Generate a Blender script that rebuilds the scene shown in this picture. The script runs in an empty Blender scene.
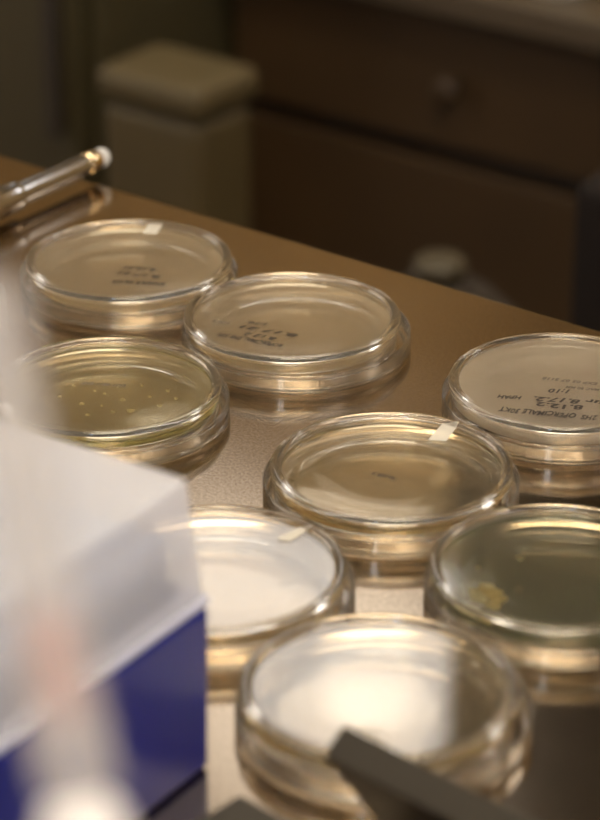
import bpy, bmesh, math, random
from mathutils import Vector, Matrix
random.seed(4)
C = bpy.context.scene.collection
S = 0.001
BENCH = 0.9
# ---------------------------------------------------------------- bench frame -> room frame
UX = Vector((0.7914, -0.6113)); UX.normalize()
NX = Vector((-UX.y, UX.x))
HEAD = math.atan2(UX.y, UX.x)          # rotation from the bench measuring frame to the room frame
def RW(x, y, z=0.0):
    """survey point on the bench (mm, y forward from the tripod, z above the worktop) -> room metres"""
    p = Vector((x, y))
    return Vector((p.dot(UX)*S, p.dot(NX)*S, BENCH + z*S))
def rotdir(x, y, z=0):
    p = Vector((x, y)); return Vector((p.dot(UX), p.dot(NX), z))
ROTZ = -HEAD                            # local x axis of a thing = survey x axis

# ---------------------------------------------------------------- materials
def mat(name):
    m = bpy.data.materials.new(name); m.use_nodes = True
    nt = m.node_tree; b = nt.nodes['Principled BSDF']
    return m, nt, b
def simple(name, col, rough=.5, metal=0, trans=0, ior=1.5, bump=0, bscale=300, var=0, vscale=20, emit=None, estr=0, spec=.5):
    m, nt, b = mat(name)
    b.inputs['Base Color'].default_value = (*col, 1)
    b.inputs['Roughness'].default_value = rough
    b.inputs['Metallic'].default_value = metal
    b.inputs['Transmission Weight'].default_value = trans
    b.inputs['IOR'].default_value = ior
    b.inputs['Specular IOR Level'].default_value = spec
    if emit:
        b.inputs['Emission Color'].default_value = (*emit, 1); b.inputs['Emission Strength'].default_value = estr
    if bump or var:
        tc = nt.nodes.new('ShaderNodeTexCoord')
    if var:
        n = nt.nodes.new('ShaderNodeTexNoise'); n.inputs['Scale'].default_value = vscale; n.inputs['Detail'].default_value = 5
        nt.links.new(tc.outputs['Object'], n.inputs['Vector'])
        r = nt.nodes.new('ShaderNodeValToRGB')
        r.color_ramp.elements[0].position = .3; r.color_ramp.elements[1].position = .7
        r.color_ramp.elements[0].color = (*[c*(1-var) for c in col], 1)
        r.color_ramp.elements[1].color = (*[min(1, c*(1+var)) for c in col], 1)
        nt.links.new(n.outputs['Fac'], r.inputs['Fac']); nt.links.new(r.outputs['Color'], b.inputs['Base Color'])
    if bump:
        n2 = nt.nodes.new('ShaderNodeTexNoise'); n2.inputs['Scale'].default_value = bscale; n2.inputs['Detail'].default_value = 3
        nt.links.new(tc.outputs['Object'], n2.inputs['Vector'])
        bp = nt.nodes.new('ShaderNodeBump'); bp.inputs['Strength'].default_value = bump; bp.inputs['Distance'].default_value = .001
        nt.links.new(n2.outputs['Fac'], bp.inputs['Height']); nt.links.new(bp.outputs['Normal'], b.inputs['Normal'])
    return m

def glassy(name, col=(.985, .97, .94), rough=.015, ior=1.5):
    return simple(name, col, rough=rough, trans=1, ior=ior)
def hazy(name, haze, col):
    m = glassy(name); nt = m.node_tree; b = nt.nodes['Principled BSDF']
    out = [n for n in nt.nodes if n.type == 'OUTPUT_MATERIAL'][0]
    d = nt.nodes.new('ShaderNodeBsdfDiffuse'); t = nt.nodes.new('ShaderNodeBsdfTranslucent')
    for n in (d, t): n.inputs['Color'].default_value = (*col, 1)
    a = nt.nodes.new('ShaderNodeMixShader'); a.inputs[0].default_value = .5
    nt.links.new(d.outputs[0], a.inputs[1]); nt.links.new(t.outputs[0], a.inputs[2])
    c = nt.nodes.new('ShaderNodeMixShader'); c.inputs[0].default_value = haze
    nt.links.new(b.outputs[0], c.inputs[1]); nt.links.new(a.outputs[0], c.inputs[2]); nt.links.new(c.outputs[0], out.inputs['Surface'])
    return m
M_PS = hazy('clear_polystyrene', .018, (1, .93, .80))

def agar(name, milk, milkcol, density, tint, rough=.04, alpha=1.0):
    """translucent nutrient gel: clear absorbing body mixed with a milky scattering share"""
    m, nt, b = mat(name)
    nt.nodes.remove(b)
    out = [n for n in nt.nodes if n.type == 'OUTPUT_MATERIAL'][0]
    g = nt.nodes.new('ShaderNodeBsdfGlass'); g.inputs['IOR'].default_value = 1.34; g.inputs['Roughness'].default_value = rough
    d = nt.nodes.new('ShaderNodeBsdfDiffuse'); t = nt.nodes.new('ShaderNodeBsdfTranslucent')
    tc = nt.nodes.new('ShaderNodeTexCoord'); n = nt.nodes.new('ShaderNodeTexNoise'); n.inputs['Scale'].default_value = 45; n.inputs['Detail'].default_value = 4
    nt.links.new(tc.outputs['Object'], n.inputs['Vector'])
    r = nt.nodes.new('ShaderNodeValToRGB'); r.color_ramp.elements[0].position = .3; r.color_ramp.elements[1].position = .7
    r.color_ramp.elements[0].color = (*[c*.82 for c in milkcol], 1); r.color_ramp.elements[1].color = (*milkcol, 1)
    nt.links.new(n.outputs['Fac'], r.inputs['Fac'])
    nt.links.new(r.outputs['Color'], d.inputs['Color']); nt.links.new(r.outputs['Color'], t.inputs['Color'])
    mx = nt.nodes.new('ShaderNodeMixShader'); mx.inputs[0].default_value = .4
    nt.links.new(d.outputs[0], mx.inputs[1]); nt.links.new(t.outputs[0], mx.inputs[2])
    m2 = nt.nodes.new('ShaderNodeMixShader'); m2.inputs[0].default_value = milk
    nt.links.new(g.outputs[0], m2.inputs[1]); nt.links.new(mx.outputs[0], m2.inputs[2])
    nt.links.new(m2.outputs[0], out.inputs['Surface'])
    v = nt.nodes.new('ShaderNodeVolumeAbsorption'); v.inputs['Color'].default_value = (*tint, 1); v.inputs['Density'].default_value = density
    nt.links.new(v.outputs[0], out.inputs['Volume'])
    return m

def frosted(name, col, clear, rough_t=.3, gloss=.08):
    """frosted moulded plastic: see-through share, scattering share and a thin shine"""
    m, nt, b = mat(name)
    out = [n for n in nt.nodes if n.type == 'OUTPUT_MATERIAL'][0]
    b.inputs['Base Color'].default_value = (*col, 1); b.inputs['Roughness'].default_value = .25
    tl = nt.nodes.new('ShaderNodeBsdfTranslucent'); tl.inputs['Color'].default_value = (*col, 1)
    tp = nt.nodes.new('ShaderNodeBsdfTransparent'); tp.inputs['Color'].default_value = (.97, .97, .97, 1)
    a = nt.nodes.new('ShaderNodeMixShader'); a.inputs[0].default_value = .5
    nt.links.new(b.outputs[0], a.inputs[1]); nt.links.new(tl.outputs[0], a.inputs[2])
    c = nt.nodes.new('ShaderNodeMixShader'); c.inputs[0].default_value = clear
    nt.links.new(a.outputs[0], c.inputs[1]); nt.links.new(tp.outputs[0], c.inputs[2])
    nt.links.new(c.outputs[0], out.inputs['Surface'])
    return m

# ---------------------------------------------------------------- mesh helpers
def link(name, me, m, parent=None, loc=None, rotz=None):
    o = bpy.data.objects.new(name, me); C.objects.link(o)
    if m is not None: me.materials.append(m)
    if parent: o.parent = parent
    if loc is not None: o.location = loc
    if rotz is not None: o.rotation_euler = (0, 0, rotz)
    return o
def tag(o, label=None, cat=None, group=None, kind=None):
    if label: o['label'] = label
    if cat: o['category'] = cat
    if group: o['group'] = group
    if kind: o['kind'] = kind
    return o
def empty(name, loc, rotz=0):
    o = bpy.data.objects.new(name, None); o.empty_display_size = .02; C.objects.link(o)
    o.location = loc; o.rotation_euler = (0, 0, rotz); return o
def lathe_bm(prof, seg=128, closed=True, bm=None, sc=S, cx=0, cy=0):
    """revolve (r,z) in mm; points with r=0 become poles"""
    bm = bm or bmesh.new(); rings = []
    for r, z in prof:
        if r < 1e-6: rings.append([bm.verts.new((cx*sc, cy*sc, z*sc))])
        else: rings.append([bm.verts.new(((cx+r*math.cos(2*math.pi*i/seg))*sc, (cy+r*math.sin(2*math.pi*i/seg))*sc, z*sc)) for i in range(seg)])
    n = len(rings)
    pairs = [(i, i+1) for i in range(n-1)]
    if closed and len(rings[0]) > 1 and len(rings[-1]) > 1: pairs.append((n-1, 0))
    for a, b in pairs:
        A, B = rings[a], rings[b]
        if len(A) == 1 and len(B) == 1: continue
        for i in range(seg):
            j = (i+1) % seg
            if len(A) == 1: bm.faces.new((A[0], B[i], B[j]))
            elif len(B) == 1: bm.faces.new((A[i], B[0], A[j]))
            else: bm.faces.new((A[i], B[i], B[j], A[j]))
    return bm
def to_mesh(bm, name, smooth=True, recalc=True):
    if recalc: bmesh.ops.recalc_face_normals(bm, faces=bm.faces)
    me = bpy.data.meshes.new(name); bm.to_mesh(me); bm.free()
    for p in me.polygons: p.use_smooth = smooth
    return me
def box_bm(x0, x1, y0, y1, z0, z1, bm=None):
    bm = bm or bmesh.new()
    r = bmesh.ops.create_cube(bm, size=1)
    for v in r['verts']:
        v.co = Vector(((x0+x1)/2+v.co.x*(x1-x0), (y0+y1)/2+v.co.y*(y1-y0), (z0+z1)/2+v.co.z*(z1-z0)))
    return bm
def bevel(o, w, seg=3):
    b = o.modifiers.new('edge', 'BEVEL'); b.width = w; b.segments = seg; b.limit_method = 'ANGLE'
    wn = o.modifiers.new('normals', 'WEIGHTED_NORMAL'); return o
def box(name, x0, x1, y0, y1, z0, z1, m, parent=None, bev=.003):
    o = link(name, to_mesh(box_bm(x0, x1, y0, y1, z0, z1), name, smooth=True), m, parent)
    if bev: bevel(o, bev)
    else:
        for p in o.data.polygons: p.use_smooth = False
    return o
def arc(cx, cz, r, a0, a1, n=5):
    return [(cx+r*math.cos(math.radians(a0+(a1-a0)*i/n)), cz+r*math.sin(math.radians(a0+(a1-a0)*i/n))) for i in range(n+1)]

# ---------------------------------------------------------------- camera
cam = bpy.data.cameras.new('camera'); co = bpy.data.objects.new('camera', cam); C.objects.link(co)
PITCH = 25.901; F = 2730.54
co.location = RW(0, 0, 456.33)
co.rotation_euler = (math.radians(90-PITCH), 0, ROTZ)
cam.sensor_fit = 'VERTICAL'; cam.sensor_height = 36; cam.sensor_width = 36*600/820
cam.lens = 36*F/820
cam.clip_start = .02; cam.clip_end = 50
cam.dof.use_dof = True; cam.dof.focus_distance = 1.03; cam.dof.aperture_fstop = cam.lens/14.0
bpy.context.scene.camera = co

# ---------------------------------------------------------------- room
W_FAR = 3.3; CEIL = 3.5
m_floor = simple('brown_lino_floor', (.10, .07, .045), .5, var=.25, vscale=3)
m_wall = simple('tan_painted_wall', (.35, .24, .10), .8, var=.06, vscale=2)
m_wall_d = simple('brown_painted_wall', (.45, .36, .26), .85, var=.06, vscale=2)
m_ceil = simple('ceiling_paint', (.78, .70, .58), .9, var=.03, vscale=4)
m_winframe = simple('window_frame_paint', (.7, .66, .58), .4)
def struct(o): o['kind'] = 'structure'; return o
XL, XR, YN = -4.6, 3.0, -2.6
struct(box('floor', XL-.1, XR+.1, YN-.1, W_FAR+.1, -.1, 0, m_floor, bev=0))
struct(box('ceiling', XL-.1, XR+.1, YN-.1, W_FAR+.1, CEIL, CEIL+.1, m_ceil, bev=0))
LY0, LY1, LZ0, LZ1 = -1.6, .8, 1.1, 2.9
bm = box_bm(XL-.1, XL, YN, W_FAR, 0, LZ0); box_bm(XL-.1, XL, YN, W_FAR, LZ1, CEIL, bm)
box_bm(XL-.1, XL, YN, LY0, LZ0, LZ1, bm); box_bm(XL-.1, XL, LY1, W_FAR, LZ0, LZ1, bm)
struct(link('wall_left', to_mesh(bm, 'wall_left', False), m_wall_d))
RY0, RY1, RZ0, RZ1 = -1.0, .8, 1.2, 2.6
bm = box_bm(XR, XR+.1, YN, W_FAR, 0, RZ0); box_bm(XR, XR+.1, YN, W_FAR, RZ1, CEIL, bm)
box_bm(XR, XR+.1, YN, RY0, RZ0, RZ1, bm); box_bm(XR, XR+.1, RY1, W_FAR, RZ0, RZ1, bm)
struct(link('wall_right', to_mesh(bm, 'wall_right', False), m_wall_d))
# far wall with the high window and an opening for an added light panel
VX0, VX1 = .0, 1.4
WX0, WX1, WZ0, WZ1 = -2.95, -2.02, 2.68, 3.42
bm = box_bm(XL, XR, W_FAR, W_FAR+.12, 0, WZ0)
box_bm(XL, WX0, W_FAR, W_FAR+.12, WZ0, WZ1, bm); box_bm(WX1, VX0, W_FAR, W_FAR+.12, WZ0, WZ1, bm); box_bm(VX1, XR, W_FAR, W_FAR+.12, WZ0, WZ1, bm)
box_bm(XL, XR, W_FAR, W_FAR+.12, WZ1, CEIL, bm)
struct(link('wall_back', to_mesh(bm, 'wall_back', False), m_wall))
def lit(name, col, s):
    return simple(name, (.8, .8, .8), .5, emit=col, estr=s)
W1S = 1.65
m_sky1 = lit('daylit_window_pane', (1, .98, .98), W1S)
w = struct(box('window_1', WX0, WX1, W_FAR+.06, W_FAR+.07, WZ0, WZ1, m_sky1, bev=0))
struct(box('added_light_panel_far', VX0, VX1, W_FAR+.06, W_FAR+.07, WZ0, WZ1, lit('added_far_glow', (1, .97, .93), 7), bev=0))  # added glowing pane that puts the white stripe on the pen barrel
fb = bmesh.new()
for a in ((WX0, WX0+.04, WZ0, WZ1), (WX1-.04, WX1, WZ0, WZ1), (WX0+.04, WX1-.04, WZ0, WZ0+.04), (WX0+.04, WX1-.04, WZ1-.04, WZ1)):
    box_bm(a[0], a[1], W_FAR+.02, W_FAR+.055, a[2], a[3], fb)
link('window_frame', to_mesh(fb, 'window_frame', False), m_winframe, w)
# wall behind the camera with a tall narrow cool window
NX0, NX1, NZ0, NZ1 = .62, 1.02, 2.0, 3.3
bm = box_bm(XL, XR, YN-.12, YN, 0, NZ0)
box_bm(XL, NX0, YN-.12, YN, NZ0, NZ1, bm); box_bm(NX1, XR, YN-.12, YN, NZ0, NZ1, bm)
box_bm(XL, XR, YN-.12, YN, NZ1, CEIL, bm)
struct(link('wall_front', to_mesh(bm, 'wall_front', False), m_wall_d))
struct(box('window_2', NX0, NX1, YN-.08, YN-.07, NZ0, NZ1, lit('cool_window_pane', (.55, .72, 1), 14), bev=0))

struct(box('added_light_panel_left', XL-.07, XL-.06, LY0, LY1, LZ0, LZ1, lit('added_left_glow', (1, .94, .86), 4), bev=0))  # added glowing pane to brighten box lid, spout and dish rims
struct(box('added_light_panel_right', XR+.06, XR+.07, RY0, RY1, RZ0, RZ1, lit('added_cool_right_glow', (.74, .82, 1), 2.6), bev=0))  # added cool glow that lights the side face of the tip box
# ceiling luminaires
m_lamp_d = lit('warm_light_diffuser', (1, .87, .66), 18.0)
m_white = simple('white_enamel', (.75, .72, .66), .35)
def luminaire(x, y, label, lx=.6, ly=.15):
    t = tag(empty('ceiling_light', (x, y, CEIL)), label, 'ceiling light', 'ceiling lights of the laboratory')
    b_ = box_bm(-lx-.03, lx+.03, -ly-.03, -ly, -.07, 0); box_bm(-lx-.03, lx+.03, ly, ly+.03, -.07, 0, b_)
    box_bm(-lx-.03, -lx, -ly, ly, -.07, 0, b_); box_bm(lx, lx+.03, -ly, ly, -.07, 0, b_)
    link('frame', to_mesh(b_, 'frame', False), m_white, t)
    box('diffuser', -lx, lx, -ly, ly, -.055, -.03, m_lamp_d, t, bev=0)
luminaire(-.1, .3, 'long white ceiling light right above the bench', .75, .35)
luminaire(1.0, -1.2, 'long white ceiling light behind the camera side of the bench', .75, .35)
luminaire(-1.35, 1.9, 'added ceiling light above the aisle, brightening the dish rims and pen', .6, .25)  # extra light added for highlights on far rims and pen

# unseen dark cupboard, added so bench and dishes reflect dark at right
m_dk = simple('dark_stained_wood', (.010, .006, .003), .85, var=.2, vscale=8, spec=.15)
t = tag(empty('added_dark_cabinet', (-1.045, W_FAR, 2.31)), 'unseen dark cupboard added beside the high window for dark reflections in the bench', 'cabinet')
box('body', -.985, 0, -.28, 0, 0, 1.1, m_dk, t)
for k in range(2):
    d_ = box('door', -.98+k*.492, -.98+k*.492+.484, -.302, -.282, .006, 1.094, m_dk, t)
    link('handle', to_mesh(box_bm(-.98+k*.492+(.42 if k == 0 else .04), -.98+k*.492+(.44 if k == 0 else .06), -.325, -.303, .08, .22), 'h', False), m_dk, d_)

# unseen hanging globe, added for the bright spot reflected in the front dish
t = tag(empty('added_glow_globe', (-2.18, 3.0, CEIL)), 'unseen glowing globe added before the high window for a reflected bright spot', 'lamp')
link('cord', to_mesh(lathe_bm([(0, -640), (3, -640), (3, 0), (0, 0)], 12), 'cord'), m_dk, t)
link('holder', to_mesh(lathe_bm([(0, -670), (22, -670), (20, -645), (0, -640.5)], 24), 'holder'), m_dk, t)
link('globe', to_mesh(lathe_bm([(0, -838)] + [(80*math.cos(a_), -754+84*math.sin(a_)) for a_ in [math.radians(x_) for x_ in range(-80, 81, 8)]] + [(0, -670.5)], 32), 'globe'), lit('added_globe_glow', (1, .98, .96), 2.3), t)
# ---------------------------------------------------------------- low cabinets across the aisle (out of focus)
m_wood = simple('brown_wood_front', (.038, .020, .007), .45, var=.18, vscale=6)
m_top = simple('grey_brown_countertop', (.06, .043, .026), .5, var=.1, vscale=9)
m_void = simple('dark_recess', (.02, .013, .008), .8)
m_handle = simple('pale_metal_pull', (.45, .42, .30), .3, metal=.7)
CY = 1.80
def low_cabinet(x0, x1, label, drawers):
    t = tag(empty('storage_cabinet', ((x0+x1)/2, CY+.3, 0)), label, 'cabinet')
    w2 = (x1-x0)/2
    box('body', -w2+.003, w2-.003, -.28, .28, 0, .67, m_void, t)
    z = .67
    for h in drawers:
        d_ = box('drawer', -w2+.008, w2-.008, -.302, -.281, z-h+.012, z-.006, m_wood, t)
        link('knob', to_mesh(lathe_bm([(0, 0), (6, 0), (6, 8), (11, 12), (11, 17), (8, 19.5), (0, 20)], 24), 'knob'), m_wood, d_).matrix_local = Matrix.Translation((0, -.302, z-h*.5)) @ Matrix.Rotation(math.radians(90), 4, 'X')
        z -= h
    return t
low_cabinet(-1.47, -.98, 'brown wooden drawer cabinet across the aisle, out of focus at upper right', (.135, .24, .22))
o = box('countertop', -1.465, -.95, CY-.03, CY+.6, .6705, .695, m_top)
tag(o, 'grey brown countertop on the blurred cabinet at upper right', 'countertop')
def px_at(px, py, W):
    """room point where the sight line of a surveyed direction meets the vertical plane y=W (used once per object as a survey)"""
    c, s = math.cos(math.radians(PITCH)), math.sin(math.radians(PITCH))
    X = px-300; Y = 410-py
    d = Vector((X, F*c+Y*s)); z = -F*s+Y*c
    r = rotdir(d.x, d.y); k = W/r.y
    return Vector((r.x*k, W, 1.35633+z*k))
# items on the countertop
m_g = simple('grey_plastic', (.20, .18, .15), .4); m_y = simple('olive_plastic', (.16, .12, .02), .5)
p = px_at(560, 14, CY+.03); p.y = CY+.03
t = tag(empty('reagent_bottle', (p.x, p.y, .695)), 'small pale grey bottle on the countertop at upper right', 'bottle')
link('body', to_mesh(lathe_bm([(0, 0), (26, 0), (28, 3), (28, 70), (22, 84), (13, 90), (13, 98), (0, 98)], 48), 'b'), simple('pale_grey_plastic', (.5, .47, .42), .35), t)
link('cap', to_mesh(lathe_bm([(0, 98.2), (15, 98.2), (15, 118), (13, 120), (0, 120)], 48), 'c'), m_g, t)
p = px_at(606, 30, CY+.03)
t = tag(empty('supply_box', (p.x, p.y+.05, .695)), 'olive yellow box beside the pale bottle on the countertop', 'box')
box('carton', -.03, .06, -.05, .05, 0, .07, m_y, t); box('lid', -.034, .064, -.054, .054, .0705, .085, m_y, t)
p = px_at(440, -10, CY+.08)
t = tag(empty('instrument_case', (p.x, p.y, .695)), 'low grey instrument case on the countertop, left of the bottle', 'case')
box('body', -.08, .09, -.06, .06, 0, .05, m_g, t); box('lid', -.083, .093, -.063, .063, .0505, .065, m_g, t)
# waste bin (pale green, dim) left
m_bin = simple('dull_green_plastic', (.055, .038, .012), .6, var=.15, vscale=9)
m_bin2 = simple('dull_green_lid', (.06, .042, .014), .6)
a = px_at(92, 62, 1.5); b = px_at(197, 80, 1.5)
xc = (a.x+b.x)/2; hw = abs(b.x-a.x)/2
t = tag(empty('waste_bin', (xc, 1.5+.11, 0)), 'pale green pedal bin on the floor behind the bench, left of centre', 'bin')
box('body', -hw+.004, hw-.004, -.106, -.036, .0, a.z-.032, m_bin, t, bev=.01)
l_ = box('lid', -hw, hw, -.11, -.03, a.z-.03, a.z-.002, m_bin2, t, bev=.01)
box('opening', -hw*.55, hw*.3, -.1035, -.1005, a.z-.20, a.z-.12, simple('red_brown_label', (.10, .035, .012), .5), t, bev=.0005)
# tall green cabinet at far left
a0 = px_at(-40, 0, 1.62); a1 = px_at(82, 0, 1.62)
t = tag(empty('locker', ((a0.x+a1.x)/2, 1.62+.2, 0)), 'tall olive green metal locker at the upper left, out of focus', 'locker')
hw = abs(a1.x-a0.x)/2 + .0
m_lock = simple('olive_metal', (.034, .026, .009), .55, var=.15, vscale=5)
box('body', -hw, hw, -.18, .2, 0, 1.25, m_lock, t)
d_ = box('door', -hw+.01, hw-.012, -.2, -.181, .03, 1.22, m_lock, t)
box('handle', hw-.035, hw-.025, -.212, -.201, .55, .68, m_void, d_, bev=.001)
# dark lab chair at right, its narrow back rest showing beyond the bench edge
p = px_at(607, 190, 1.38)
t = tag(empty('lab_chair', (p.x+.06, 1.38, 0)), 'dark lab chair beyond the bench at the right edge, only its back visible', 'chair')
m_black = simple('black_lab_plastic', (.010, .007, .006), .8, spec=.15)
box('backrest', -.075, .11, -.02, .02, .50, p.z+.01, m_black, t, bev=.012)
box('back_strut', -.01, .05, .021, .035, .40, .60, m_black, t, bev=.003)
link('seat', to_mesh(lathe_bm([(0, 400), (150, 400), (165, 408), (168, 420), (160, 432), (0, 438)], 64), 'seat'), m_black, t).location = (.02, .22, 0)
link('post', to_mesh(lathe_bm([(0, 30), (28, 30), (26, 60), (26, 385), (60, 399.5), (0, 399.5)], 32), 'post'), m_black, t).location = (.02, .22, 0)
bs = bmesh.new()
for k in range(5):
    an = 2*math.pi*k/5
    bb = box_bm(0, .2, -.015, .015, .03, .05)
    bb.transform(Matrix.Rotation(an, 4, 'Z')); me_ = bpy.data.meshes.new('x'); bb.to_mesh(me_); bb.free(); bs.from_mesh(me_)
    lathe_bm([(0, 0), (14, 0), (16, 8), (16, 24), (0, 29.5)], 16, bm=bs, cx=190*math.cos(an), cy=190*math.sin(an))
link('foot_base', to_mesh(bs, 'foot_base', False), m_black, t).location = (.02, .22, 0)
# a pale round bottle cap low behind the bench edge (floor-standing flask)
p = px_at(440, 262, 1.45)
t = tag(empty('storage_jar', (p.x, 1.45, 0)), 'pale topped dark jar behind the bench edge, a soft spot right of centre', 'jar')
link('body', to_mesh(lathe_bm([(0, 0), (60, 0), (64, 5), (64, (p.z*1000-50)), (40, p.z*1000-25), (24, p.z*1000-20), (24, p.z*1000-12), (0, p.z*1000-12)], 48), 'jar'), m_void, t)
link('cap', to_mesh(lathe_bm([(0, p.z*1000-11.5), (19, p.z*1000-11.5), (19, p.z*1000), (16, p.z*1000+3), (0, p.z*1000+4)], 48), 'cap'), simple('khaki_cap', (.04, .03, .014), .6), t)

# ---------------------------------------------------------------- bench
mb, nt, b = mat('stainless_worktop')
b.inputs['Metallic'].default_value = 1.0
tc = nt.nodes.new('ShaderNodeTexCoord')
n1 = nt.nodes.new('ShaderNodeTexNoise'); n1.inputs['Scale'].default_value = 950; n1.inputs['Detail'].default_value = 3
n2 = nt.nodes.new('ShaderNodeTexNoise'); n2.inputs['Scale'].default_value = 9; n2.inputs['Detail'].default_value = 6
for n in (n1, n2): nt.links.new(tc.outputs['Object'], n.inputs['Vector'])
r1 = nt.nodes.new('ShaderNodeValToRGB'); r1.color_ramp.elements[0].color = (.45, .36, .26, 1); r1.color_ramp.elements[1].color = (.55, .45, .335, 1)
nt.links.new(n2.outputs['Fac'], r1.inputs['Fac'])
r3 = nt.nodes.new('ShaderNodeValToRGB'); r3.color_ramp.elements[0].position = .35; r3.color_ramp.elements[1].position = .6
r3.color_ramp.elements[0].color = (.68, .66, .64, 1); r3.color_ramp.elements[1].color = (1, 1, 1, 1)
nt.links.new(n1.outputs['Fac'], r3.inputs['Fac'])
mm = nt.nodes.new('ShaderNodeMix'); mm.data_type = 'RGBA'; mm.blend_type = 'MULTIPLY'; mm.inputs[0].default_value = 1
nt.links.new(r1.outputs['Color'], mm.inputs[6]); nt.links.new(r3.outputs['Color'], mm.inputs[7])
nt.links.new(mm.outputs[2], b.inputs['Base Color'])
mr = nt.nodes.new('ShaderNodeMapRange'); mr.inputs[3].default_value = .10; mr.inputs[4].default_value = .17
nt.links.new(n2.outputs['Fac'], mr.inputs[0]); nt.links.new(mr.outputs[0], b.inputs['Roughness'])
bp = nt.nodes.new('ShaderNodeBump'); bp.inputs['Strength'].default_value = .05; bp.inputs['Distance'].default_value = .0002
nt.links.new(n1.outputs['Fac'], bp.inputs['Height']); nt.links.new(bp.outputs['Normal'], b.inputs['Normal'])
m_frame = simple('dark_bench_frame', (.03, .022, .016), .5)
t = tag(empty('workbench', (-.2, .4, 0)), 'brushed stainless steel workbench the petri dishes stand on', 'workbench')
wt = box('worktop', -1.5, 1.6, -.38, .478, .862, .9, mb, t, bev=.003)
for sx in (-1.42, 1.52):
    for sy in (-.30, .40):
        box('leg', sx-.03, sx+.03, sy-.03, sy+.03, 0, .80, m_frame, t)
box('apron', -1.45, 1.55, -.33, .43, .80, .8615, m_frame, t)

# ---------------------------------------------------------------- petri dishes
T = 14.0
base_prof = ([(0, T-1.3), (20, T-1.3), (38.6, T-1.3), (39.1, T-1.3)] + arc(39.3, T-.9, .4, -90, -10, 3) + [(39.95, T-.35), (40.5, T-.08), (41.2, T), (41.9, T-.05)] + arc(42.1, T-1.4, 1.4, 75, 0, 6)
             + [(43.5, T-1.9)] + arc(43.0, T-2.6, .5, 0, -80, 3) + [(42.5, T-3.3), (42.4, T-3.8), (42.3, T-4.4), (42.1, 3.2), (42.1, 2.4)] + arc(41.6, 2.0, .5, 0, -90, 3)
             + arc(41.4, 2.0, .5, -90, -180, 3) + [(40.9, 2.6), (41.1, T-4.4), (41.1, T-4.0)] + arc(39.9, T-3.8, 1.2, 0, 90, 5) + [(39.2, T-2.6), (20, T-2.6), (0, T-2.6)])
lid_prof = ([(0, .55), (20, .55), (34.9, .55)] + arc(36.0, .55, .55, 180, 360, 6) + [(37.1, .55), (42.6, .55), (43.4, .5)] + arc(44.1, .35, .35, 180, 340, 4) + arc(44.9, 1.55, 1.2, -70, 0, 4)
            + [(46.1, 2.2), (46.05, 6.9)] + arc(45.6, 7.3, .45, 0, 180, 6) + [(45.05, 6.9), (44.95, 2.6)] + arc(43.85, 2.65, 1.1, 0, -90, 4) + [(43.1, 1.55), (37.9, 1.55)] + arc(36.1, 1.55, 1.5, 0, 180, 10) + [(34.3, 1.55), (20, 1.55), (0, 1.55)])
agar_prof = ([(0, T-2.66), (20, T-2.66), (39.0, T-2.66)] + arc(39.75, T-3.86, 1.2, 80, 0, 4) + [(40.98, T-4.6), (40.95, T-7.6), (40.6, T-7.4), (39.6, T-7.0), (38.4, T-6.8), (20, T-6.7), (0, T-6.7)])
me_base = to_mesh(lathe_bm(base_prof, 160), 'petri_base'); me_lid = to_mesh(lathe_bm(lid_prof, 160), 'petri_lid')
me_agar0 = to_mesh(lathe_bm(agar_prof, 160), 'petri_agar')
me_base.materials.append(M_PS); me_lid.materials.append(M_PS)
m_ink = simple('black_marker_ink', (.015, .01, .008), .5)
m_ink2 = simple('faded_grey_ink', (.10, .08, .06), .6)
m_patch = frosted('frosted_patch_plastic', (.85, .82, .76), .25)

def text_part(parent, s, lx, ly, size, rot, m, name='handwriting', jitter=.12, z=T-1.3+.04):
    cu = bpy.data.curves.new('ink', 'FONT'); cu.body = s; cu.size = size*S; cu.extrude = .00002
    cu.align_x = 'CENTER'; cu.align_y = 'CENTER'; cu.shear = .18; cu.offset = size*S*.03; cu.space_character = 1.05
    tmp = bpy.data.objects.new('tmp', cu); C.objects.link(tmp)
    dg = bpy.context.evaluated_depsgraph_get(); me = bpy.data.meshes.new_from_object(tmp.evaluated_get(dg))
    bpy.data.objects.remove(tmp)
    rr = random.Random(len(s)*7+3); ph = [rr.uniform(0, 6) for _ in range(3)]
    for v in me.vertices:       # an uneven hand
        v.co.y += size*S*jitter*math.sin(v.co.x/(size*S)*2.3+ph[0]); v.co.x += size*S*jitter*.5*math.sin(v.co.y/(size*S)*4+ph[1])
    me.transform(Matrix.Rotation(rot, 4, 'Z'))
    me.materials.clear()
    o = link(name, me, m, parent); o.location = (lx*S, ly*S, z*S); return o

def pxl(px, py, z):
    c, s = math.cos(math.radians(PITCH)), math.sin(math.radians(PITCH))
    X = px-300; Y = 410-py
    dx, dy, dz = X, F*c+Y*s, -F*s+Y*c
    k = (z-456.33)/dz
    return dx*k, dy*k

AG_PINK = agar('pinkish_milky_agar', .16, (1, .89, .75), 28, (.98, .86, .46), .02)
AG_PINK2 = agar('pale_milky_agar', .42, (1, .91, .82), 28, (.98, .87, .55), .03)
AG_CLEAR = agar('clear_amber_agar', .045, (.95, .84, .58), 30, (.98, .84, .38), .0)
AG_GREEN = agar('greenish_amber_agar', .08, (.74, .72, .42), 42, (.93, .88, .42), .01)
AG_DARK = agar('dark_green_agar', .2, (.30, .32, .20), 60, (.62, .62, .36), .01)
AG_WHITE = agar('cream_milky_agar', .07, (.90, .82, .66), 40, (.98, .83, .48), .01)
m_colw = simple('cream_colony', (.55, .46, .26), .35)
m_coly = simple('ochre_colony', (.62, .46, .18), .6, var=.3, vscale=200)
m_colp = simple('pale_colony', (.72, .62, .40), .6, var=.2, vscale=200)

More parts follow.
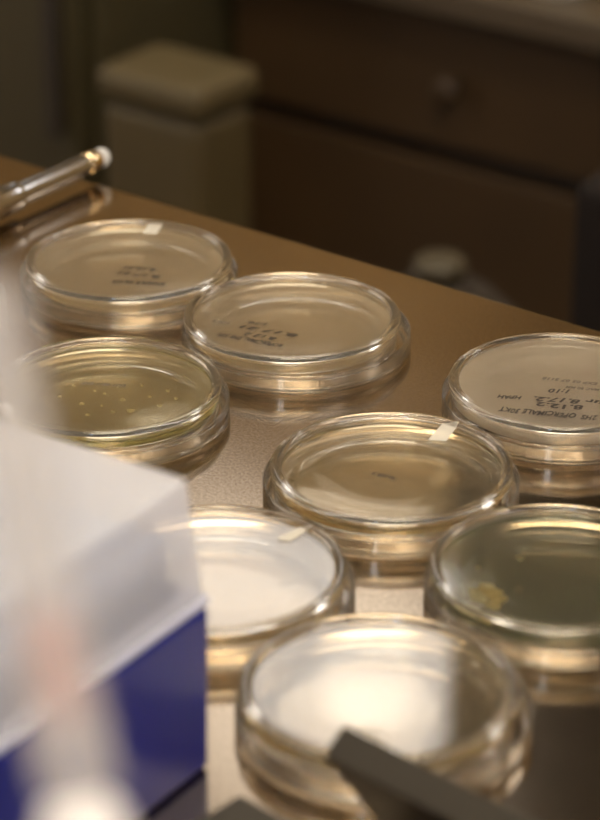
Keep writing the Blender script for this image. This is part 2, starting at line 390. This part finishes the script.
DISH = {}
def dish(key, x, y, label, ag, lid_off=(0, 0), yaw=0, patch=None):
    t = tag(empty('petri_dish', RW(x, y, .03), ROTZ), label, 'petri dish', 'petri dishes spread over the workbench')
    lo = link('dish_lid', me_lid, None, t); lo.location = (lid_off[0]*S, lid_off[1]*S, 0)
    bo = link('dish_base', me_base, None, t)
    me = me_agar0.copy(); me.materials.clear()
    ao = link('agar', me, ag, t); tag(ao)
    DISH[key] = (t, x, y)
    if patch:
        # a frosted writing patch moulded on the plate, a small skewed strip
        q = [Vector(pxl(px, py, T-1.2)) - Vector((x, y)) for px, py in patch]
        pb = bmesh.new(); vs = [pb.verts.new((v.x*S, v.y*S, (T-1.25)*S)) for v in q]; vt = [pb.verts.new((v.x*S, v.y*S, (T-1.15)*S)) for v in q]
        pb.faces.new(vs); pb.faces.new(vt)
        for i in range(4): pb.faces.new((vs[i], vs[(i+1) % 4], vt[(i+1) % 4], vt[i]))
        link('frosted_patch', to_mesh(pb, 'patch', False), m_patch, t)
    return t
def line(key, s, p0, p1, size, m=m_ink, name='handwriting', jitter=.08):
    """a line of writing upside down to the viewer, between two points on the dish plate"""
    t, x, y = DISH[key]
    a = Vector(pxl(*p0, T-1.3)); b = Vector(pxl(*p1, T-1.3)); c = (a+b)/2-Vector((x, y)); d = a-b
    o = text_part(t, s, c.x, c.y, size, math.atan2(d.y, d.x), m, name, jitter)
    # fit the width between the points
    xs = [(v.co.x*math.cos(math.atan2(d.y, d.x))+v.co.y*math.sin(math.atan2(d.y, d.x))) for v in o.data.vertices]
    k = d.length*S/(max(xs)-min(xs)); ang = math.atan2(d.y, d.x)
    R = Matrix.Rotation(ang, 4, 'Z') @ Matrix.Diagonal((k, 1, 1, 1)) @ Matrix.Rotation(-ang, 4, 'Z')
    o.data.transform(R)
    return o

dish('A', -71.9, 1058.2, 'blurred petri dish farthest back, beside the metal pen, grey print on milky agar', AG_PINK, (-.3, 1.2), patch=[(143, 233), (149, 223), (163, 224), (156, 234)])
dish('B', -3.2, 999.7, 'petri dish with pinkish agar and dark upside-down writing, second row near the bench edge', AG_PINK, (1.6, -.6))
dish('C', 99.9, 938.2, 'petri dish at right with pale agar and clear black upside-down handwriting', AG_PINK2, (.2, .3))
dish('D', 32.7, 867.6, 'sharp clear petri dish in the centre with a small frosted strip on it', AG_CLEAR, (0, 1.2), patch=[(428, 440), (443, 423), (459, 424), (446, 441)])
dish('E', 86.2, 794.6, 'petri dish with dark greenish agar and an ochre mould colony, right of the front dish', AG_DARK, (1.1, -1.0))
dish('F', -27.6, 793.6, 'petri dish with bright cream sheen right beside the blue pipette tip box', AG_WHITE, (0, .5), patch=[(276, 539), (300, 527), (313, 527), (290, 541)])
dish('G', 24.3, 718.9, 'large blurred petri dish in front, behind the black plastic bar', AG_CLEAR, (1.6, -1.2))
dish('H', -73.0, 935.0, 'petri dish with yellow green agar dotted with tiny colonies, above the white box lid', AG_GREEN, (.3, 0))
dish('I', -167.0, 1027.5, 'petri dish cut off by the left picture edge, only its rim showing', AG_PINK)

# writing on the plates
line('C', '2HS  OPERCIMALE 30KT', (499, 409), (598, 418), 5.2)
line('C', '8.12.2', (537, 404), (584, 408), 5.0)
line('C', '8.17.2.', (534, 398), (580, 402), 5.0)
line('C', 'HPAH', (498, 396), (522, 398), 4.2)
line('C', '1:10', (550, 390), (571, 392), 4.6)
line('C', 'EXP 05 07 2118', (543, 378), (598, 384), 3.0, m_ink2, 'printed_code', 0)
line('C', 'MAC 90 MM', (566, 387), (600, 390), 2.8, m_ink2, 'printed_code', 0)
line('C', 'ur', (586, 401), (604, 403), 5)
line('B', 'ROPERCIMAL 2HS 30K', (218, 334), (283, 346), 4.4)
line('B', '8.12 2.', (243, 333), (276, 339), 4.0)
line('B', '8.17 21', (240, 326), (298, 336), 4.0)
line('B', '1:10', (250, 322), (268, 325), 3.6)
line('B', 'LOT 5', (214, 320), (229, 324), 3.0, m_ink2, 'printed_code', 0)
line('A', 'SAMPLE 24 HS', (113, 281), (166, 284), 4.2, m_ink)
line('A', '8.17.21', (118, 272), (160, 277), 4.2, m_ink)
line('A', '8.12.21', (124, 267), (156, 270), 4.0, m_ink)
line('D', '30 HS 2', (373, 473), (397, 479), 3.0, m_ink)
line('H', 'LOT 4811 EXP', (82, 383), (126, 386), 3.0, m_ink2, 'printed_code', 0)

def blob_bm(r, h, rnd, sc=S):
    bm = bmesh.new(); bmesh.ops.create_icosphere(bm, subdivisions=3, radius=1)
    ph = [rnd.uniform(0, 6) for _ in range(4)]
    for v in bm.verts:
        a = math.atan2(v.co.y, v.co.x); k = 1+.18*math.sin(3*a+ph[0])+.10*math.sin(5*a+ph[1])+.07*math.sin(9*a+ph[2])
        v.co = Vector((v.co.x*r*k*sc, v.co.y*r*k*sc, v.co.z*h*sc))
    return bm
def colony(key, px, py, r, h, m, rnd):
    t, x, y = DISH[key]
    a = Vector(pxl(px, py, T-6)) - Vector((x, y))
    if a.length > 36: a = a.normalized()*36
    o = link('colony', to_mesh(blob_bm(r, h, rnd), 'colony'), m, t); o.location = (a.x*S, a.y*S, (T-6.9)*S)
rnd = random.Random(11)
for px, py, r in [(82, 409, 1.0), (123, 405, 1.1), (105, 399, .6), (142, 391, .6), (60, 402, .8), (131, 416, 1.5), (113, 417, .9), (95, 396, .5),
                  (150, 402, .7), (168, 396, .8), (74, 391, .6), (88, 420, .9), (160, 411, .9), (118, 392, .5), (176, 404, .7), (102, 411, .6)]:
    colony('H', px, py, r, .5, m_colw, rnd)
for px, py, r, m_ in [(489, 598, 3.8, m_coly), (480, 603, 3.0, m_colp), (497, 604, 3.2, m_coly), (486, 592, 2.4, m_colp), (494, 611, 2.6, m_coly), (474, 597, 2.0, m_colp), (520, 563, 1.4, m_colp), (478, 573, .8, m_colp)]:
    colony('E', px, py, r, 1.1, m_, rnd)

# ---------------------------------------------------------------- pen at the back
m_steel = simple('polished_steel', (.50, .50, .52), .2, metal=1)
m_gold = simple('brass_ring', (.85, .68, .42), .15, metal=1)
m_tip = frosted('frosted_pen_end', (.85, .85, .86), .15)
tip = Vector((-89.5, 1192.0)); tail = Vector((-133.6, 1131.4)); dr = (tail-tip).normalized()
t = tag(empty('metal_pen', RW(tip.x, tip.y, 0), ROTZ), 'steel pen with brass ring and frosted end lying near the far bench edge', 'pen')
def along(prof, name, m):
    bm = lathe_bm(prof, 48)
    # lathe axis z -> direction dr in the horizontal plane, nose slightly up on the fat body
    ax = Vector((dr.x, dr.y, 0)); q = Vector((0, 0, 1)).rotation_difference(ax)
    bm.transform(Matrix.Translation((0, 0, 9.2*S)) @ q.to_matrix().to_4x4())
    return link(name, to_mesh(bm, name), m, t)
along([(0, 0)] + arc(0, 4.5, 4.5, -80, 0, 5) + [(4.5, 8), (0, 8)], 'end_cap', m_tip)
along([(0, 8.1), (4.9, 8.1), (5.2, 8.5), (5.2, 15.5), (4.9, 16), (0, 16)], 'ring', m_gold)
along([(0, 16.1), (4.9, 16.1), (5.1, 17), (5.3, 62), (5.4, 63), (6.7, 64), (6.8, 66), (6.9, 80), (9.0, 84), (9.1, 104), (8.6, 107), (0, 108)], 'barrel', m_steel)

# ---------------------------------------------------------------- pipette tip box
P0 = Vector((-27.0, 693.8)); LD = Vector((math.cos(math.radians(-123.6)), math.sin(math.radians(-123.6)))); WD = Vector((LD.y, -LD.x))
if WD.x > 0: WD = -WD
ang = math.atan2(LD.y, LD.x)
# local frame: +x along the long face (to lower left), +y away to the upper left
t = tag(empty('pipette_tip_box', RW(P0.x, P0.y, 0), ROTZ+ang), 'blue pipette tip box with a frosted white lid at lower left', 'box')
sgn = 1 if Vector((-LD.y, LD.x)).dot(WD) > 0 else -1
BL, BW = 122, 86
def rbox(name, x0, x1, y0, y1, z0, z1, m, bev, inset=0, hollow=None):
    ys = sorted((sgn*y0, sgn*y1))
    bm = box_bm(x0*S, x1*S, ys[0]*S, ys[1]*S, z0*S, z1*S)
    if inset:
        cx, cy = (x0+x1)/2*S, (ys[0]+ys[1])/2*S
        for v in bm.verts:
            if v.co.z > (z0+z1)/2*S:
                v.co.x += inset*S*(1 if v.co.x < cx else -1); v.co.y += inset*S*(1 if v.co.y < cy else -1)
    if hollow:
        top = [f for f in bm.faces if abs(f.normal.z) > .5 and (f.calc_center_median().z > (z0+z1)/2*S) == (hollow == 'up')]
        bmesh.ops.recalc_face_normals(bm, faces=bm.faces)
        bmesh.ops.delete(bm, geom=top, context='FACES')
    o = link(name, to_mesh(bm, name), m, t)
    if hollow:
        o.modifiers.new('edge', 'BEVEL'); o.modifiers['edge'].width = bev*S; o.modifiers['edge'].segments = 4; o.modifiers['edge'].limit_method = 'ANGLE'
        so = o.modifiers.new('wall', 'SOLIDIFY'); so.thickness = 1.4*S; so.offset = -1
        o.modifiers.new('normals', 'WEIGHTED_NORMAL')
    else: bevel(o, bev*S, 4)
    return o
m_blue = simple('glossy_blue_plastic', (.012, .018, .17), .38, bump=.05, bscale=60, spec=.28)
m_lidf = frosted('frosted_lid_plastic', (.92, .93, 1), .61)
m_seam = frosted('pale_seam_plastic', (.80, .82, .95), .05)
m_rack = simple('blue_grey_tip_tray', (.04, .055, .12), .4); m_tips = simple('smoky_tip_collars', (.22, .26, .36), .4)
rbox('box_base', 0, BL, 0, BW, .1, 56, m_blue, 2.5, inset=-.6)
rbox('hinge_rim', -.6, BL+.6, -.6, BW+.6, 56.2, 59.5, m_seam, 1)
rbox('lid', 0, BL, 0, BW, 59.7, 99, m_lidf, 3, inset=3.0, hollow='down')
rbox('tip_tray', 6, BL-6, 6, BW-6, 59.8, 64, m_rack, 1)
tb = bmesh.new()
for i in range(12):
    for j in range(8):
        lathe_bm([(0, 64.2), (3.4, 64.2), (3.9, 78), (3.9, 80), (2.6, 80), (2.4, 72), (0, 70)], 14, bm=tb, cx=BL/2+(i-5.5)*9, cy=sgn*(BW/2+(j-3.5)*9))
tipo = link('tip_collars', to_mesh(tb, 'tips'), m_tips, t)

# ---------------------------------------------------------------- wash bottle, very close and out of focus
m_pe = frosted('milky_polyethylene', (.86, .82, .81), .22)
m_pe2 = frosted('milky_spout', (.90, .89, .91), .72)
m_wcap = simple('white_bottle_cap', (.82, .80, .80), .4)
m_pink = frosted('pinkish_spout_sleeve', (.78, .36, .30), .45)
c_, s_ = math.cos(math.radians(PITCH)), math.sin(math.radians(PITCH))
def pfwd(px, py, fy):
    X = px-300; Y = 410-py
    dx, dy, dz = X, F*c_+Y*s_, -F*s_+Y*c_
    k = fy/dy; return Vector((dx*k, fy, 456.33+dz*k))
S0 = pfwd(82, 812, 352); S1 = pfwd(-12, 285, 352); base = (S0.x, S0.y)
t = tag(empty('wash_bottle', RW(base[0], base[1], 0.05), ROTZ), 'very blurred milky white wash bottle with slanting spout at the left edge', 'bottle')
zc = S0.z
link('body', to_mesh(lathe_bm([(0, 0), (25, 0), (28, 3), (28, zc-70), (26, zc-60), (16, zc-45), (13, zc-42), (13, zc-30), (0, zc-30)], 64), 'body'), m_pe, t)
link('cap', to_mesh(lathe_bm([(0, zc-29.8), (15, zc-29.8), (15.5, zc-29), (15, zc-20), (8.5, zc-13), (7.4, zc-5), (6.6, zc-1), (4, zc+2), (0, zc+3)], 64), 'cap'), m_wcap, t)
axv = (S1-S0); Ltot = axv.length; q = Vector((0, 0, 1)).rotation_difference(axv)
def spout(prof, name, m, parent):
    bm = lathe_bm(prof, 48)
    bm.transform(Matrix.Translation((0, 0, zc*S)) @ q.to_matrix().to_4x4())
    return link(name, to_mesh(bm, name), m, parent)
sp = spout([(6.6, 6), (5.4, Ltot*.5), (4.6, Ltot-3), (4.2, Ltot), (3.4, Ltot), (3.8, Ltot-3), (4.6, Ltot*.5), (5.7, 6)], 'spout', m_pe2, t)
spout([(0, 18), (2.6, 18.5), (2.8, 20), (2.8, 33), (2.6, 34.5), (0, 35)], 'sleeve', m_pink, sp)

# ---------------------------------------------------------------- black bars in front
m_bar = simple('matt_black_plastic', (.012, .008, .003), .6, bump=.1, bscale=900)
A = Vector((.730, -.683, 0)).normalized(); Bv = Vector((.575, .592, .565)).normalized()
Cv = A.cross(Bv).normalized();
if Cv.z > 0: Cv = -Cv
Bv = Cv.cross(A).normalized();
if Bv.z < 0: Bv = -Bv
d0 = 634.0
cr = pfwd(322, 755, d0); Lc = (cr.z-.4)/(-Cv.z)
t = tag(empty('black_bar', RW(cr.x, cr.y, 0), ROTZ), 'black rectangular plastic bar leaning against the front petri dish', 'bar')
bm = bmesh.new(); base0 = Vector((0, 0, cr.z))
vs = {}
for i, u_ in enumerate((0, 150)):
    for j, v_ in enumerate((0, 10.5)):
        for k, w_ in enumerate((0, Lc)):
            vs[i, j, k] = bm.verts.new((base0 + A*u_ + Bv*v_ + Cv*w_)*S)
for f in (((0,0,0),(0,0,1),(0,1,1),(0,1,0)), ((1,0,0),(1,1,0),(1,1,1),(1,0,1)), ((0,0,0),(1,0,0),(1,0,1),(0,0,1)), ((0,1,0),(0,1,1),(1,1,1),(1,1,0)), ((0,0,0),(0,1,0),(1,1,0),(1,0,0)), ((0,0,1),(1,0,1),(1,1,1),(0,1,1))):
    bm.faces.new([vs[x] for x in f])
bevel(link('bar', to_mesh(bm, 'bar'), m_bar, t), .0007, 3)
p2 = pfwd(240, 803, 659.0)
yawb = math.atan2(A.y, A.x)
t = tag(empty('black_block', RW(-17.3, 659, 0), ROTZ+yawb), 'low black block whose corner shows at the bottom edge left of the front dish', 'block')
ob = box('block', 0, .09, -.022, 0, .0001, .0135, m_bar, t, bev=.0012)

# ---------------------------------------------------------------- world and render look
wd = bpy.data.worlds.new('world'); bpy.context.scene.world = wd; wd.use_nodes = True
wd.node_tree.nodes['Background'].inputs[0].default_value = (.5, .6, .8, 1); wd.node_tree.nodes['Background'].inputs[1].default_value = .3
sc = bpy.context.scene
sc.view_settings.view_transform = 'Standard'; sc.view_settings.look = 'None'; sc.view_settings.gamma = 1; sc.view_settings.use_curve_mapping = False
sc.view_settings.exposure = 0.0
cy = sc.cycles
cy.max_bounces = 24; cy.transmission_bounces = 24; cy.glossy_bounces = 8; cy.diffuse_bounces = 4; cy.transparent_max_bounces = 24
cy.caustics_reflective = True; cy.caustics_refractive = True; cy.blur_glossy = .3
cy.sample_clamp_indirect = 6.0
cy.use_denoising = True
